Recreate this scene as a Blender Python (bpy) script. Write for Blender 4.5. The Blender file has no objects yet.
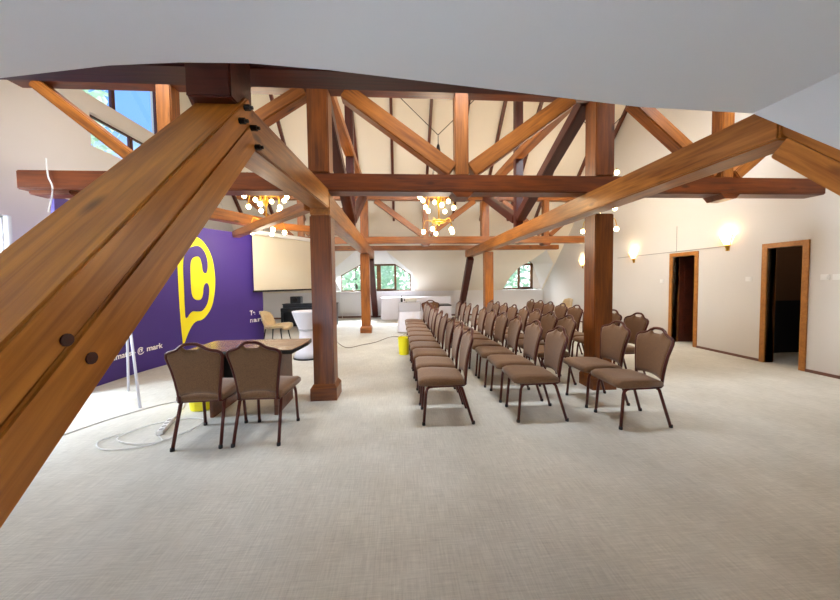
import bpy, bmesh, math, random
from mathutils import Vector, Matrix
random.seed(7)
S = bpy.context.scene
COL = S.collection
PI = math.pi

# ------------------------------------------------------------------ materials
def srgb(r, g, b):
    f = lambda c: (c/255/12.92) if c/255 <= .04045 else ((c/255+.055)/1.055)**2.4
    return (f(r), f(g), f(b), 1)

def new_mat(name):
    m = bpy.data.materials.new(name); m.use_nodes = True
    nt = m.node_tree; b = nt.nodes['Principled BSDF']
    return m, nt, b

def N(nt, t, **kw):
    n = nt.nodes.new(t)
    for k, v in kw.items():
        if k in n.inputs.keys() if isinstance(k, str) else False: n.inputs[k].default_value = v
        else: setattr(n, k, v)
    return n

def plain(name, col, rough=.6, metal=0.0, noise=0.06, scale=30, bump=0.0, spec=.5):
    m, nt, b = new_mat(name)
    b.inputs['Roughness'].default_value = rough
    b.inputs['Metallic'].default_value = metal
    b.inputs['Specular IOR Level'].default_value = spec
    tc = N(nt, 'ShaderNodeTexCoord')
    nz = N(nt, 'ShaderNodeTexNoise'); nz.inputs['Scale'].default_value = scale; nz.inputs['Detail'].default_value = 4
    nt.links.new(tc.outputs['Object'], nz.inputs['Vector'])
    mx = N(nt, 'ShaderNodeMix', data_type='RGBA')
    c = Vector(col[:3])
    mx.inputs['A'].default_value = (*(c*(1-noise)), 1); mx.inputs['B'].default_value = (*[min(1, q) for q in c*(1+noise)], 1)
    nt.links.new(nz.outputs['Fac'], mx.inputs['Factor'])
    nt.links.new(mx.outputs['Result'], b.inputs['Base Color'])
    if bump:
        bp = N(nt, 'ShaderNodeBump'); bp.inputs['Strength'].default_value = bump; bp.inputs['Distance'].default_value = .005
        nt.links.new(nz.outputs['Fac'], bp.inputs['Height']); nt.links.new(bp.outputs['Normal'], b.inputs['Normal'])
    return m

def wood(name, dark, light, rough=.38, knots=True, sc=1.0):
    """timber: grain runs along the object's local X"""
    m, nt, b = new_mat(name); L = nt.links.new
    tc = N(nt, 'ShaderNodeTexCoord'); oi = N(nt, 'ShaderNodeObjectInfo')
    mul = N(nt, 'ShaderNodeMath', operation='MULTIPLY'); mul.inputs[1].default_value = 37.0
    L(oi.outputs['Random'], mul.inputs[0])
    add = N(nt, 'ShaderNodeVectorMath', operation='ADD')
    L(tc.outputs['Object'], add.inputs[0]); L(mul.outputs[0], add.inputs[1])
    mp = N(nt, 'ShaderNodeMapping'); mp.inputs['Scale'].default_value = (1.3*sc, 22*sc, 22*sc)
    L(add.outputs[0], mp.inputs['Vector'])
    n1 = N(nt, 'ShaderNodeTexNoise'); n1.inputs['Scale'].default_value = 1.6; n1.inputs['Detail'].default_value = 7; n1.inputs['Distortion'].default_value = .7
    L(mp.outputs[0], n1.inputs['Vector'])
    mp2 = N(nt, 'ShaderNodeMapping'); mp2.inputs['Scale'].default_value = (1.5*sc, 5*sc, 5*sc)
    L(add.outputs[0], mp2.inputs['Vector'])
    n2 = N(nt, 'ShaderNodeTexNoise'); n2.inputs['Scale'].default_value = 1.3; n2.inputs['Detail'].default_value = 3
    L(mp2.outputs[0], n2.inputs['Vector'])
    av = N(nt, 'ShaderNodeMix', data_type='FLOAT'); av.inputs['Factor'].default_value = .45
    L(n1.outputs['Fac'], av.inputs['A']); L(n2.outputs['Fac'], av.inputs['B'])
    cr = N(nt, 'ShaderNodeValToRGB'); e = cr.color_ramp.elements
    e[0].position = .33; e[0].color = dark; e[1].position = .66; e[1].color = light
    L(av.outputs['Result'], cr.inputs['Fac'])
    out = cr.outputs['Color']
    if knots:
        vo = N(nt, 'ShaderNodeTexVoronoi'); vo.inputs['Scale'].default_value = 1.1
        mp3 = N(nt, 'ShaderNodeMapping'); mp3.inputs['Scale'].default_value = (1.6, 4.2, 4.2)
        L(add.outputs[0], mp3.inputs['Vector']); L(mp3.outputs[0], vo.inputs['Vector'])
        mr = N(nt, 'ShaderNodeMapRange'); mr.inputs['From Min'].default_value = .05; mr.inputs['From Max'].default_value = .14
        mr.inputs['To Min'].default_value = .8; mr.inputs['To Max'].default_value = 0
        L(vo.outputs['Distance'], mr.inputs['Value'])
        mx = N(nt, 'ShaderNodeMix', data_type='RGBA'); mx.inputs['B'].default_value = (dark[0]*.35, dark[1]*.3, dark[2]*.3, 1)
        L(mr.outputs[0], mx.inputs['Factor']); L(out, mx.inputs['A']); out = mx.outputs['Result']
    L(out, b.inputs['Base Color'])
    b.inputs['Roughness'].default_value = rough
    bp = N(nt, 'ShaderNodeBump'); bp.inputs['Strength'].default_value = .25; bp.inputs['Distance'].default_value = .004
    L(n1.outputs['Fac'], bp.inputs['Height']); L(bp.outputs['Normal'], b.inputs['Normal'])
    return m

def emit(name, col, strength):
    m, nt, b = new_mat(name)
    b.inputs['Base Color'].default_value = col
    b.inputs['Emission Color'].default_value = col
    b.inputs['Emission Strength'].default_value = strength
    return m

def glass(name, tint=(1, 1, 1, 1), gl=.05):
    m, nt, b = new_mat(name); nt.nodes.remove(b)
    t = N(nt, 'ShaderNodeBsdfTransparent'); t.inputs['Color'].default_value = tint
    g = N(nt, 'ShaderNodeBsdfGlossy'); g.inputs['Roughness'].default_value = .03
    mx = N(nt, 'ShaderNodeMixShader'); mx.inputs[0].default_value = gl
    nt.links.new(t.outputs[0], mx.inputs[1]); nt.links.new(g.outputs[0], mx.inputs[2])
    nt.links.new(mx.outputs[0], nt.nodes['Material Output'].inputs['Surface'])
    return m

def carpet():
    m, nt, b = new_mat('woven_carpet'); L = nt.links.new
    tc = N(nt, 'ShaderNodeTexCoord')
    outs = []
    for sc in ((7, 120, 1), (110, 6, 1)):
        mp = N(nt, 'ShaderNodeMapping'); mp.inputs['Scale'].default_value = sc
        L(tc.outputs['Object'], mp.inputs['Vector'])
        nz = N(nt, 'ShaderNodeTexNoise'); nz.inputs['Scale'].default_value = 1.0; nz.inputs['Detail'].default_value = 5; nz.inputs['Roughness'].default_value = .65
        L(mp.outputs[0], nz.inputs['Vector']); outs.append(nz.outputs['Fac'])
    ad = N(nt, 'ShaderNodeMath', operation='ADD'); L(outs[0], ad.inputs[0]); L(outs[1], ad.inputs[1])
    hf = N(nt, 'ShaderNodeMath', operation='MULTIPLY'); hf.inputs[1].default_value = .5; L(ad.outputs[0], hf.inputs[0])
    st = N(nt, 'ShaderNodeTexNoise'); st.inputs['Scale'].default_value = 1.3; st.inputs['Detail'].default_value = 5; st.inputs['Roughness'].default_value = .6
    L(tc.outputs['Object'], st.inputs['Vector'])
    cr = N(nt, 'ShaderNodeValToRGB'); e = cr.color_ramp.elements
    e[0].position = .30; e[0].color = srgb(180, 177, 168); e[1].position = .70; e[1].color = srgb(226, 223, 212)
    L(hf.outputs[0], cr.inputs['Fac'])
    mx = N(nt, 'ShaderNodeMix', data_type='RGBA', blend_type='MULTIPLY'); mx.inputs['Factor'].default_value = 1
    cr2 = N(nt, 'ShaderNodeValToRGB'); e = cr2.color_ramp.elements
    e[0].position = .35; e[0].color = (.86, .85, .83, 1); e[1].position = .62; e[1].color = (1, 1, 1, 1)
    L(st.outputs['Fac'], cr2.inputs['Fac'])
    L(cr.outputs[0], mx.inputs['A']); L(cr2.outputs[0], mx.inputs['B'])
    L(mx.outputs['Result'], b.inputs['Base Color'])
    b.inputs['Roughness'].default_value = .85; b.inputs['Specular IOR Level'].default_value = .25
    bp = N(nt, 'ShaderNodeBump'); bp.inputs['Strength'].default_value = .3; bp.inputs['Distance'].default_value = .004
    L(hf.outputs[0], bp.inputs['Height']); L(bp.outputs['Normal'], b.inputs['Normal'])
    return m

def fabric(name, c0, c1, scale=260):
    m, nt, b = new_mat(name); L = nt.links.new
    tc = N(nt, 'ShaderNodeTexCoord')
    nz = N(nt, 'ShaderNodeTexNoise'); nz.inputs['Scale'].default_value = scale; nz.inputs['Detail'].default_value = 2
    L(tc.outputs['Object'], nz.inputs['Vector'])
    cr = N(nt, 'ShaderNodeValToRGB'); e = cr.color_ramp.elements
    e[0].position = .35; e[0].color = c0; e[1].position = .65; e[1].color = c1
    L(nz.outputs['Fac'], cr.inputs['Fac']); L(cr.outputs[0], b.inputs['Base Color'])
    b.inputs['Roughness'].default_value = .75; b.inputs['Sheen Weight'].default_value = .25
    bp = N(nt, 'ShaderNodeBump'); bp.inputs['Strength'].default_value = .2; bp.inputs['Distance'].default_value = .002
    L(nz.outputs['Fac'], bp.inputs['Height']); L(bp.outputs['Normal'], b.inputs['Normal'])
    return m

M = dict(
    beam=wood('honey_timber', srgb(104, 54, 14), srgb(174, 104, 38)),
    beamdark=wood('dark_stained_timber', srgb(80, 32, 7), srgb(132, 64, 17)),
    strut=wood('golden_old_timber', srgb(142, 76, 18), srgb(212, 138, 54), rough=.3),
    beamred=wood('dark_red_timber', srgb(48, 12, 8), srgb(82, 26, 14), knots=False),  # deep red-brown, darker than the other timbers
    big=wood('rough_old_timber', srgb(118, 63, 20), srgb(190, 123, 52), rough=.34),
    post=wood('post_timber', srgb(88, 40, 9), srgb(144, 78, 22)),
    rafter=wood('rafter_timber', srgb(66, 24, 12), srgb(100, 44, 20), knots=False),
    casing=wood('oak_casing', srgb(150, 92, 34), srgb(186, 124, 54), knots=False, rough=.45),
    frame=wood('window_timber', srgb(92, 56, 26), srgb(130, 84, 42), knots=False),
    door=wood('brown_door', srgb(52, 20, 12), srgb(84, 36, 20), knots=False),
    desk=wood('walnut_desk_glare', srgb(112, 80, 58), srgb(150, 114, 86), rough=.22, knots=False),  # walnut lightened: glare on the tabletop is put into the colour
    deskpanel=wood('walnut_panel', srgb(84, 44, 26), srgb(124, 74, 46), rough=.4, knots=False),
    wall=plain('wall_plaster', srgb(212, 207, 201), .9, noise=.015, scale=3),
    white=plain('white_plaster', srgb(228, 224, 220), .9, noise=.015, scale=3),
    cream=plain('cream_plaster', srgb(234, 225, 208), .9, noise=.02, scale=2.5),
    grey=plain('pale_plaster', srgb(224, 222, 222), .9, noise=.015, scale=3),
    carpet=carpet(),
    base=plain('brown_skirting', srgb(112, 76, 62), .5),
    fab=fabric('brown_chair_fabric', srgb(86, 54, 28), srgb(134, 94, 54)),
    metal=plain('brown_chair_metal', srgb(80, 28, 18), .3, .3, noise=.03),
    beige=fabric('beige_fabric', srgb(186, 160, 118), srgb(214, 190, 148), 120),
    black=plain('matt_black', srgb(22, 20, 22), .4),
    blackleg=plain('black_leg', srgb(28, 24, 24), .35),
    purple=plain('purple_print', srgb(66, 42, 128), .55, noise=.04, scale=4),
    yellow=plain('yellow_print', srgb(252, 238, 30), .55, noise=.01),
    whiteprint=plain('white_print', srgb(244, 240, 246), .6, noise=.01),
    cloth=plain('white_cloth', srgb(228, 226, 234), .85, noise=.02, scale=14, bump=.2),
    greycloth=plain('grey_cloth', srgb(186, 184, 190), .85, noise=.04, scale=20),
    screen=plain('screen_fabric', srgb(214, 204, 182), .8, noise=.02, scale=5),
    yplast=plain('yellow_plastic', srgb(240, 226, 20), .4, noise=.01),
    brass=plain('old_brass', srgb(190, 146, 60), .28, .9, noise=.05),
    iron=plain('dark_iron', srgb(40, 30, 24), .5, .6),
    rad=plain('radiator_enamel', srgb(230, 228, 226), .4, noise=.01),
    plast=plain('white_plastic', srgb(226, 224, 220), .4, noise=.01),
    greyplast=plain('grey_plastic', srgb(150, 146, 140), .5, noise=.01),
    alu=plain('painted_aluminium', srgb(214, 214, 226), .35, .1),
    cable=plain('grey_cable', srgb(200, 196, 196), .5),
    dcable=plain('brown_cable', srgb(120, 108, 92), .6),
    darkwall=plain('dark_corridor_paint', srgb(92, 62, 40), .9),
    dado=plain('black_dado', srgb(18, 16, 22), .7),
    bulb=emit('warm_bulb', (1, .78, .42, 1), 14),
    shade=emit('lit_sconce_glass', (1, .70, .28, 1), 3),
    glass=glass('window_glass'),
    leaf=fabric('leaves', srgb(170, 206, 166), srgb(222, 240, 214), 3),
    bark=plain('bark', srgb(90, 74, 60), .9),
    grass=plain('grass', srgb(110, 140, 80), .9, noise=.2, scale=2),
    projbody=plain('projector_shell', srgb(206, 200, 188), .45),
)

def translucent(m, f=.5):
    nt = m.node_tree; b = nt.nodes['Principled BSDF']; t = N(nt, 'ShaderNodeBsdfTranslucent'); mx = N(nt, 'ShaderNodeMixShader'); mx.inputs[0].default_value = f
    nt.links.new(b.inputs['Base Color'].links[0].from_socket, t.inputs['Color'])
    nt.links.new(b.outputs[0], mx.inputs[1]); nt.links.new(t.outputs[0], mx.inputs[2]); nt.links.new(mx.outputs[0], nt.nodes['Material Output'].inputs['Surface'])
translucent(M['leaf'])

# ------------------------------------------------------------------ helpers
def link(o, parent=None):
    COL.objects.link(o)
    if parent is not None: o.parent = parent
    return o

def obj(name, bm, m, parent=None, smooth=False, mw=None):
    me = bpy.data.meshes.new(name)
    bmesh.ops.recalc_face_normals(bm, faces=bm.faces)
    bm.to_mesh(me); bm.free()
    if m is not None: me.materials.append(m)
    if smooth:
        for p in me.polygons: p.use_smooth = True
    o = link(bpy.data.objects.new(name, me), parent)
    if mw is not None: o.matrix_local = mw
    return o

def thing(name, label, cat, loc=(0, 0, 0), rz=0, group=None):
    o = link(bpy.data.objects.new(name, None))
    o.empty_display_size = .1
    o.location = loc; o.rotation_euler = (0, 0, rz)
    o['label'] = label; o['category'] = cat
    if group: o['group'] = group
    return o

def tag(o, label, cat, group=None):
    o['label'] = label; o['category'] = cat
    if group: o['group'] = group
    return o

def struct(o):
    o['kind'] = 'structure'; return o

def box(bm, x0, x1, y0, y1, z0, z1, bev=0):
    g = bmesh.ops.create_cube(bm, size=1)
    for v in g['verts']:
        v.co = Vector((x0+(v.co.x+.5)*(x1-x0), y0+(v.co.y+.5)*(y1-y0), z0+(v.co.z+.5)*(z1-z0)))
    if bev:
        es = list({e for v in g['verts'] for e in v.link_edges})
        bmesh.ops.bevel(bm, geom=es, offset=bev, segments=2, affect='EDGES')
    return bm

def bx(*a, **k): return box(bmesh.new(), *a, **k)

def tube(bm, pts, r, seg=8, closed=False, r_end=None):
    pts = [Vector(p) for p in pts]; n = len(pts); rings = []
    prev = None
    for i, p in enumerate(pts):
        if closed: t = pts[(i+1) % n]-pts[i-1]
        else: t = (pts[min(i+1, n-1)]-pts[max(i-1, 0)])
        t.normalize()
        if prev is None:
            a = Vector((0, 0, 1)) if abs(t.z) < .9 else Vector((1, 0, 0))
            u = t.cross(a).normalized()
        else:
            u = (prev-t*prev.dot(t)).normalized()
        prev = u; w = t.cross(u)
        rr = r if r_end is None else r+(r_end-r)*i/(n-1)
        rings.append([bm.verts.new(p+(u*math.cos(2*PI*k/seg)+w*math.sin(2*PI*k/seg))*rr) for k in range(seg)])
    for i in range(n if closed else n-1):
        A, B = rings[i], rings[(i+1) % n]
        for k in range(seg): bm.faces.new((A[k], A[(k+1) % seg], B[(k+1) % seg], B[k]))
    if not closed:
        bm.faces.new(rings[0][::-1]); bm.faces.new(rings[-1])
    return bm

def lathe(bm, prof, seg=24, c=(0, 0, 0)):
    rings = []
    for r, z in prof:
        rings.append([bm.verts.new((c[0]+r*math.cos(2*PI*k/seg), c[1]+r*math.sin(2*PI*k/seg), c[2]+z)) for k in range(seg)])
    for A, B in zip(rings[:-1], rings[1:]):
        for k in range(seg): bm.faces.new((A[k], A[(k+1) % seg], B[(k+1) % seg], B[k]))
    bm.faces.new(rings[0][::-1]); bm.faces.new(rings[-1])
    return bm

def fill(outlines, thick, fn):
    """2D outlines (first outer, others holes) -> solid slab of that thickness, mapped by fn(x,y,z) with z in 0..thick"""
    cu = bpy.data.curves.new('tmp', 'CURVE'); cu.dimensions = '2D'; cu.fill_mode = 'BOTH'; cu.extrude = thick/2
    for ol in outlines:
        sp = cu.splines.new('POLY'); sp.points.add(len(ol)-1)
        for p, (x, y) in zip(sp.points, ol): p.co = (x, y, 0, 1)
        sp.use_cyclic_u = True
    o = bpy.data.objects.new('tmp', cu); COL.objects.link(o)
    dg = bpy.context.evaluated_depsgraph_get(); dg.update()
    me = bpy.data.meshes.new_from_object(o.evaluated_get(dg))
    bm = bmesh.new(); bm.from_mesh(me)
    bpy.data.objects.remove(o); bpy.data.curves.remove(cu); bpy.data.meshes.remove(me)
    bmesh.ops.remove_doubles(bm, verts=bm.verts, dist=1e-5)
    for v in bm.verts: v.co = Vector(fn(v.co.x, v.co.y, v.co.z+thick/2))
    return bm

def rect(a, b, c, d): return [(a, c), (b, c), (b, d), (a, d)]

def frame_mat(p0, p1, up=(0, 0, 1)):
    p0, p1 = Vector(p0), Vector(p1); x = (p1-p0).normalized()
    z = Vector(up); z = (z-x*z.dot(x)).normalized(); y = z.cross(x)
    m = Matrix((x, y, z)).transposed().to_4x4(); m.translation = (p0+p1)/2
    return m, (p1-p0).length

def beam(name, p0, p1, w, h, m, parent=None, up=(0, 0, 1), bev=.012):
    """squared timber from p0 to p1; w = width (sideways), h = height (along up); grain along local X"""
    mw, L = frame_mat(p0, p1, up)
    bm = bx(-L/2, L/2, -w/2, w/2, -h/2, h/2, bev=bev)
    if parent is not None: mw = Matrix.Translation(-Vector(parent.location)) @ mw
    return obj(name, bm, m, parent, mw=mw)

def copy_tree(o, parent=None):
    c = o.copy(); COL.objects.link(c)
    if parent is not None: c.parent = parent
    for ch in list(o.children): copy_tree(ch, c)
    return c

# ------------------------------------------------------------------ layout constants (metres)
XL, XR = -5.4, 6.2            # gable walls
YF = 13.1                     # far knee wall
YN = -0.6                     # near knee wall
CN, CF = .95, 14.16           # roof slopes: Z = Y + CN (near), Z = CF - Y (far)
YR = (CF-CN)/2; ZR = YR+CN    # ridge
FX = (-.93, 2.58)             # planes of the two cross frames
YA, YB = 4.05, 9.2            # planes of the two long trusses
KX = (-2.7, .83, 4.42)        # king posts

# ------------------------------------------------------------------ room shell
struct(obj('floor', bx(XL-.3, XR+.2, -1.7, YF+.3, -.2, 0), M['carpet']))

# gable walls, drawn in (Y, Z)
gout = [(YN, 0), (YF, 0), (YF, CF-YF), (YR, ZR), (YN, YN+CN)]
win_low = rect(2.9, 4.86, .95, 2.45)
win_up = rect(6.0, 7.85, 4.84, 5.95)
win_mid = rect(6.1, 7.85, 3.95, 4.55)
struct(obj('wall_left', fill([gout, win_low, win_up, win_mid], .22, lambda y, z, t: (XL-t, y, z)), M['wall']))
d1, d2, DH = (4.42, 4.88), (6.18, 6.71), 1.93
rout = [(YN, 0), (d1[0], 0), (d1[0], DH), (d1[1], DH), (d1[1], 0), (d2[0], 0), (d2[0], DH), (d2[1], DH), (d2[1], 0), (YF, 0), (YF, CF-YF), (YR, ZR), (YN, YN+CN)]
struct(obj('wall_right', fill([rout], .15, lambda y, z, t: (XR+t, y, z)), M['wall']))
struct(obj('wall_far', bx(XL-.2, XR+.15, YF, YF+.15, 0, CF-YF), M['grey']))

# far roof slope with its two dormer mouths, drawn in (X, Y)
mouthL = [(.75, 1.06), (.56, 1.83), (-.44, 2.61), (-1.48, 2.61), (-2.58, 1.86), (-2.75, 1.06)]
mouthR = [(6.12, 1.06), (6.12, 2.1), (5.62, 2.58), (5.25, 2.27), (4.78, 1.94), (4.57, 1.59), (4.44, 1.06)]
fo = [(XR+.15, YF)] + [(x, CF-z) for x, z in mouthR] + [(x, CF-z) for x, z in mouthL] + [(XL-.2, YF), (XL-.2, YR), (XR+.15, YR)]
struct(obj('ceiling_far_slope', fill([fo], .15, lambda x, y, t: (x, y, CF-y+t*1.41)), M['cream']))
# near roof slope with the big dormer we stand in
dorm = [(-2.1, .35), (-2.1, 1.5), (-1.37, 2.18), (-1.14, 2.33), (-.91, 2.39), (-.63, 2.41), (-.28, 2.36), (.34, 2.22), (.9, 2.09), (1.33, 2.06), (1.35, 1.83), (1.36, .35)]
no = [(XL-.2, YN)] + [(x, z-CN) for x, z in dorm] + [(XR+.15, YN), (XR+.15, YR), (XL-.2, YR)]
SKY = [(-3.7, -2.4), (.1, 1.5), (3.7, 5.0)]; SY = (3.1, 4.3)  # added skylight openings, out of view, to bring more daylight in
struct(obj('ceiling_near_slope', fill([no]+[rect(a, b, *SY) for a, b in SKY], .15, lambda x, y, t: (x, y, y+CN+t*1.41)), M['cream']))
def skin(name, A, B, m, soft=False):
    """walls and ceiling of a dormer: strip from outline A to outline B"""
    bm = bmesh.new()
    va = [bm.verts.new(p) for p in A]; vb = [bm.verts.new(p) for p in B]
    for i in range(len(A)-1): bm.faces.new((va[i], va[i+1], vb[i+1], vb[i]))
    o = obj(name, bm, m, smooth=soft)
    if soft: o.data.set_sharp_from_angle(angle=math.radians(50))
    return struct(o)
YD = -1.45
skin('ceiling_near_dormer', [(x, z-CN, z) for x, z in dorm], [(x, YD, z if z > .4 else 0) for x, z in dorm], M['white'], True)
# cheeks below the slope edge and near knee walls
struct(obj('wall_near_left', bx(XL-.2, -2.1, YN-.1, YN, 0, .42), M['white']))
struct(obj('wall_near_right', bx(1.36, XR+.15, YN-.1, YN, 0, .42), M['white']))
bo = [(-2.15, 0), (1.4, 0), (1.4, 2.06), (.9, 2.12), (-.63, 2.45), (-1.37, 2.2), (-2.15, 1.5)]
struct(obj('wall_near', fill([bo, rect(-1.9, 1.15, .5, 1.78)], .12, lambda x, z, t: (x, YD-t, z)), M['white']))

def window(name, outline, P, depth, mull=(), sash=(), bar=.06, m=None):
    """outline in 2D, P(a, b, t) maps to 3D (t = distance outwards). frame bars, mullions, pane"""
    m = m or M['frame']; n = len(outline)
    bm = bmesh.new()
    def barb(a, b, w):
        a, b = Vector(a), Vector(b); d = (b-a).normalized(); nn = Vector((-d.y, d.x))*w/2
        a = a-d*w*.3; b = b+d*w*.3
        v = [bm.verts.new(P(q.x, q.y, t)) for t in (depth, depth+.05) for q in (a+nn, b+nn, b-nn, a-nn)]
        for f in ((0, 1, 2, 3), (7, 6, 5, 4), (0, 4, 5, 1), (1, 5, 6, 2), (2, 6, 7, 3), (3, 7, 4, 0)): bm.faces.new([v[i] for i in f])
    for i in range(n): barb(outline[i], outline[(i+1) % n], bar*.7)
    for a, b in mull: barb(a, b, bar)
    f = struct(obj(name, bm, m))
    pb = bmesh.new()
    pb.faces.new([pb.verts.new(P(a, b, depth+.025)) for a, b in outline])
    obj('window_pane', pb, M['glass'], f)
    return f

winL = [(.54, 1.1), (.54, 1.75), (-.1, 2.2), (-1.5, 2.2), (-2.32, 1.75), (-2.32, 1.1)]
winR = [(5.78, 1.1), (5.78, 2.15), (5.62, 2.3), (5.3, 2.27), (4.85, 1.98), (4.62, 1.6), (4.45, 1.1)]
skin('ceiling_far_dormer_left', [(x, CF-z, z) for x, z in mouthL], [(x, YF+.06, z) for x, z in winL], M['white'])
skin('ceiling_far_dormer_right', [(x, CF-z, z) for x, z in mouthR], [(x, YF+.06, z) for x, z in winR], M['white'])
def sashes(L): return [s for a, b, z0, z1 in L for s in (((a, z0), (a, z1)), ((b, z0), (b, z1)), ((a, z0), (b, z0)), ((a, z1), (b, z1)))]
Pf = lambda a, b, t: (a, YF+t, b)
window('window_1', winL, Pf, .06, sashes([(-1.5, -.82, 1.13, 2.17), (-.74, -.1, 1.13, 2.17)]), bar=.085)
window('window_2', winR, Pf, .06, sashes([(5.17, 5.72, 1.13, 2.13)]), bar=.09)
Pl = lambda a, b, t: (XL-t, a, b)
window('window_3', win_low, Pl, .12, [((3.9, .95), (3.9, 2.45))], bar=.07, m=M['plast'])
window('window_4', win_up, Pl, .1, [((6.72, 4.84), (6.72, 5.95))], bar=.08, m=M['beamred'])
window('window_5', win_mid, Pl, .1, [((7.1, 3.95), (7.1, 4.55))], bar=.08, m=M['beamred'])
Pn = lambda a, b, t: (a, YD-t, b)
window('window_6', rect(-1.9, 1.15, .5, 1.78), Pn, .05, [((-.4, .5), (-.4, 1.78))], bar=.06)
for i, (a, b) in enumerate(SKY):  # frames and panes of the added, unseen skylights
    window('window_%d' % (7+i), rect(a, b, *SY), lambda x, y, t: (x, y, y+CN+t*1.41), .08, bar=.07)
struct(obj('trim_1', bx(-2.75, .8, YF-.05, YF, CF-YF-.02, CF-YF+.02), M['white']))

# doors in the right wall
def casing(name, y0, y1, h, w=.08):
    bm = bmesh.new()
    box(bm, XR-.02, XR+.16, y0-w, y0, 0, h, bev=.004); box(bm, XR-.02, XR+.16, y1, y1+w, 0, h, bev=.004)
    box(bm, XR-.02, XR+.16, y0-w, y1+w, h, h+w, bev=.004)
    return struct(obj(name, bm, M['casing']))
casing('trim_2', *d1, DH); casing('trim_3', *d2, DH)
def leaf(name, y0, y1, ang, near=False):
    w = y1-y0-.01; f = -1 if near else 1
    bm = bx(0, .04, min(0, -w*f), max(0, -w*f), .01, DH-.01, bev=.003)
    for z0, z1 in ((.15, .85), (1.0, DH-.15)): box(bm, -.006, .046, *sorted(((-w+.1)*f, -.1*f)), z0, z1, bev=.004)
    o = obj(name, bm, M['door']); o.location = (XR+.16, (y0+.005) if near else (y1-.005), 0); o.rotation_euler = (0, 0, ang*f); struct(o)
    hb = bmesh.new(); tube(hb, [(-.01, (-w+.06)*f, 1.0), (-.05, (-w+.06)*f, 1.0), (-.05, (-w+.16)*f, 1.0)], .009)
    obj('door_handle', hb, M['brass'], o, smooth=True)
leaf('door_1', *d1, math.radians(100), True); leaf('door_2', *d2, math.radians(80))
# dark corridor behind
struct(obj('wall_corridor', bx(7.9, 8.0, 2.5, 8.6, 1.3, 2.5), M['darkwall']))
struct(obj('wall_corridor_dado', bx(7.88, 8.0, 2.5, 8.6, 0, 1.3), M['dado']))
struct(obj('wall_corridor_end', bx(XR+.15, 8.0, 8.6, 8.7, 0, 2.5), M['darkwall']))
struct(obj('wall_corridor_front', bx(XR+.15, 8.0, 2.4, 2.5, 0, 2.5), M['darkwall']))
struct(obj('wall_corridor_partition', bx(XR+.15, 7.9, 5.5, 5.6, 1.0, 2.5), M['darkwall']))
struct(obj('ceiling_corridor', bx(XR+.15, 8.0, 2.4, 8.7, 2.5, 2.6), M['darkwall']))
struct(obj('floor_corridor', bx(XR+.2, 8.0, 2.4, 8.7, -.1, 0), M['carpet']))
struct(obj('wall_corridor_partition_dado', bx(XR+.15, 7.9, 5.49, 5.6, 0, 1.0), M['dado']))
# skirting
for i, (a, b) in enumerate(((YN, d1[0]-.08), (d1[1]+.08, d2[0]-.08), (d2[1]+.08, YF))):
    struct(obj(('baseboard_right', 'baseboard_right_middle', 'baseboard_right_far')[i], bx(XR-.015, XR, a, b, 0, .045), M['base']))
struct(obj('baseboard_far', bx(XL, XR, YF-.02, YF, 0, .07), M['base']))
struct(obj('baseboard_left', bx(XL, XL+.015, YN, YF, 0, .05), M['base']))
# cable moulding along the right wall at sconce height
struct(obj('trim_4', bx(XR-.012, XR, 5.56, 8.5, 2.035, 2.05), M['greyplast']))
struct(obj('trim_5', bx(XR-.006, XR, 6.62, 6.63, 2.05, 2.6), M['greyplast']))

# ------------------------------------------------------------------ timber frame
side = ('left', 'right'); BW = .25
for i, x in enumerate(FX):
    for k, y in enumerate((YA, YB)):
        lab = [['thick square timber post with plinth, beside the two chairs at the desk', 'honey timber post with plinth, far left, in front of the window radiator'],
               ['thick square timber post rising through the nearest chairs of the right-hand rows', 'slim looking honey timber post behind the rear chairs, by the far dark leaning strut']][i][k]
        x = 2.68 if i and not k else x
        t = thing('timber_post', lab, 'post', (x, y, 0))
        beam('shaft', (x, y, .0), (x, y, 2.30 if i else 2.27), BW, BW, M['beam' if k else 'post'], t, up=(0, 1, 0))
        bm = bx(-BW/2-.035, BW/2+.035, -BW/2-.035, BW/2+.035, 0, .15)
        top = [v for v in bm.verts if v.co.z > .1]
        g = bmesh.ops.extrude_face_region(bm, geom=[f for f in bm.faces if all(v.co.z > .1 for v in f.verts)])
        for v in [q for q in g['geom'] if isinstance(q, bmesh.types.BMVert)]:
            v.co = Vector((v.co.x*(BW/2+.004)/(BW/2+.035), v.co.y*(BW/2+.004)/(BW/2+.035), .2))
        obj('plinth', bm, M['beam' if k else 'post'], t)
tag(beam('ceiling_beam', (FX[0], 1.86, 2.34), (FX[0], YA-.125, 2.47), .23, .23, M['big']), 'pale timber beam from the big left strut back to the left near post', 'beam')
tag(beam('ceiling_beam', (FX[0], YA-.12, 2.41), (FX[0], 11.25, 2.41), .24, .28, M['big']), 'timber beam running from the left near post back to the far left post', 'beam')
tag(beam('ceiling_beam', (2.56, 1.88, 2.445), (2.56, 11.25, 2.425), .25, .24, M['big']), 'long pale timber beam slanting across the right side over the thick post', 'beam')

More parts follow.
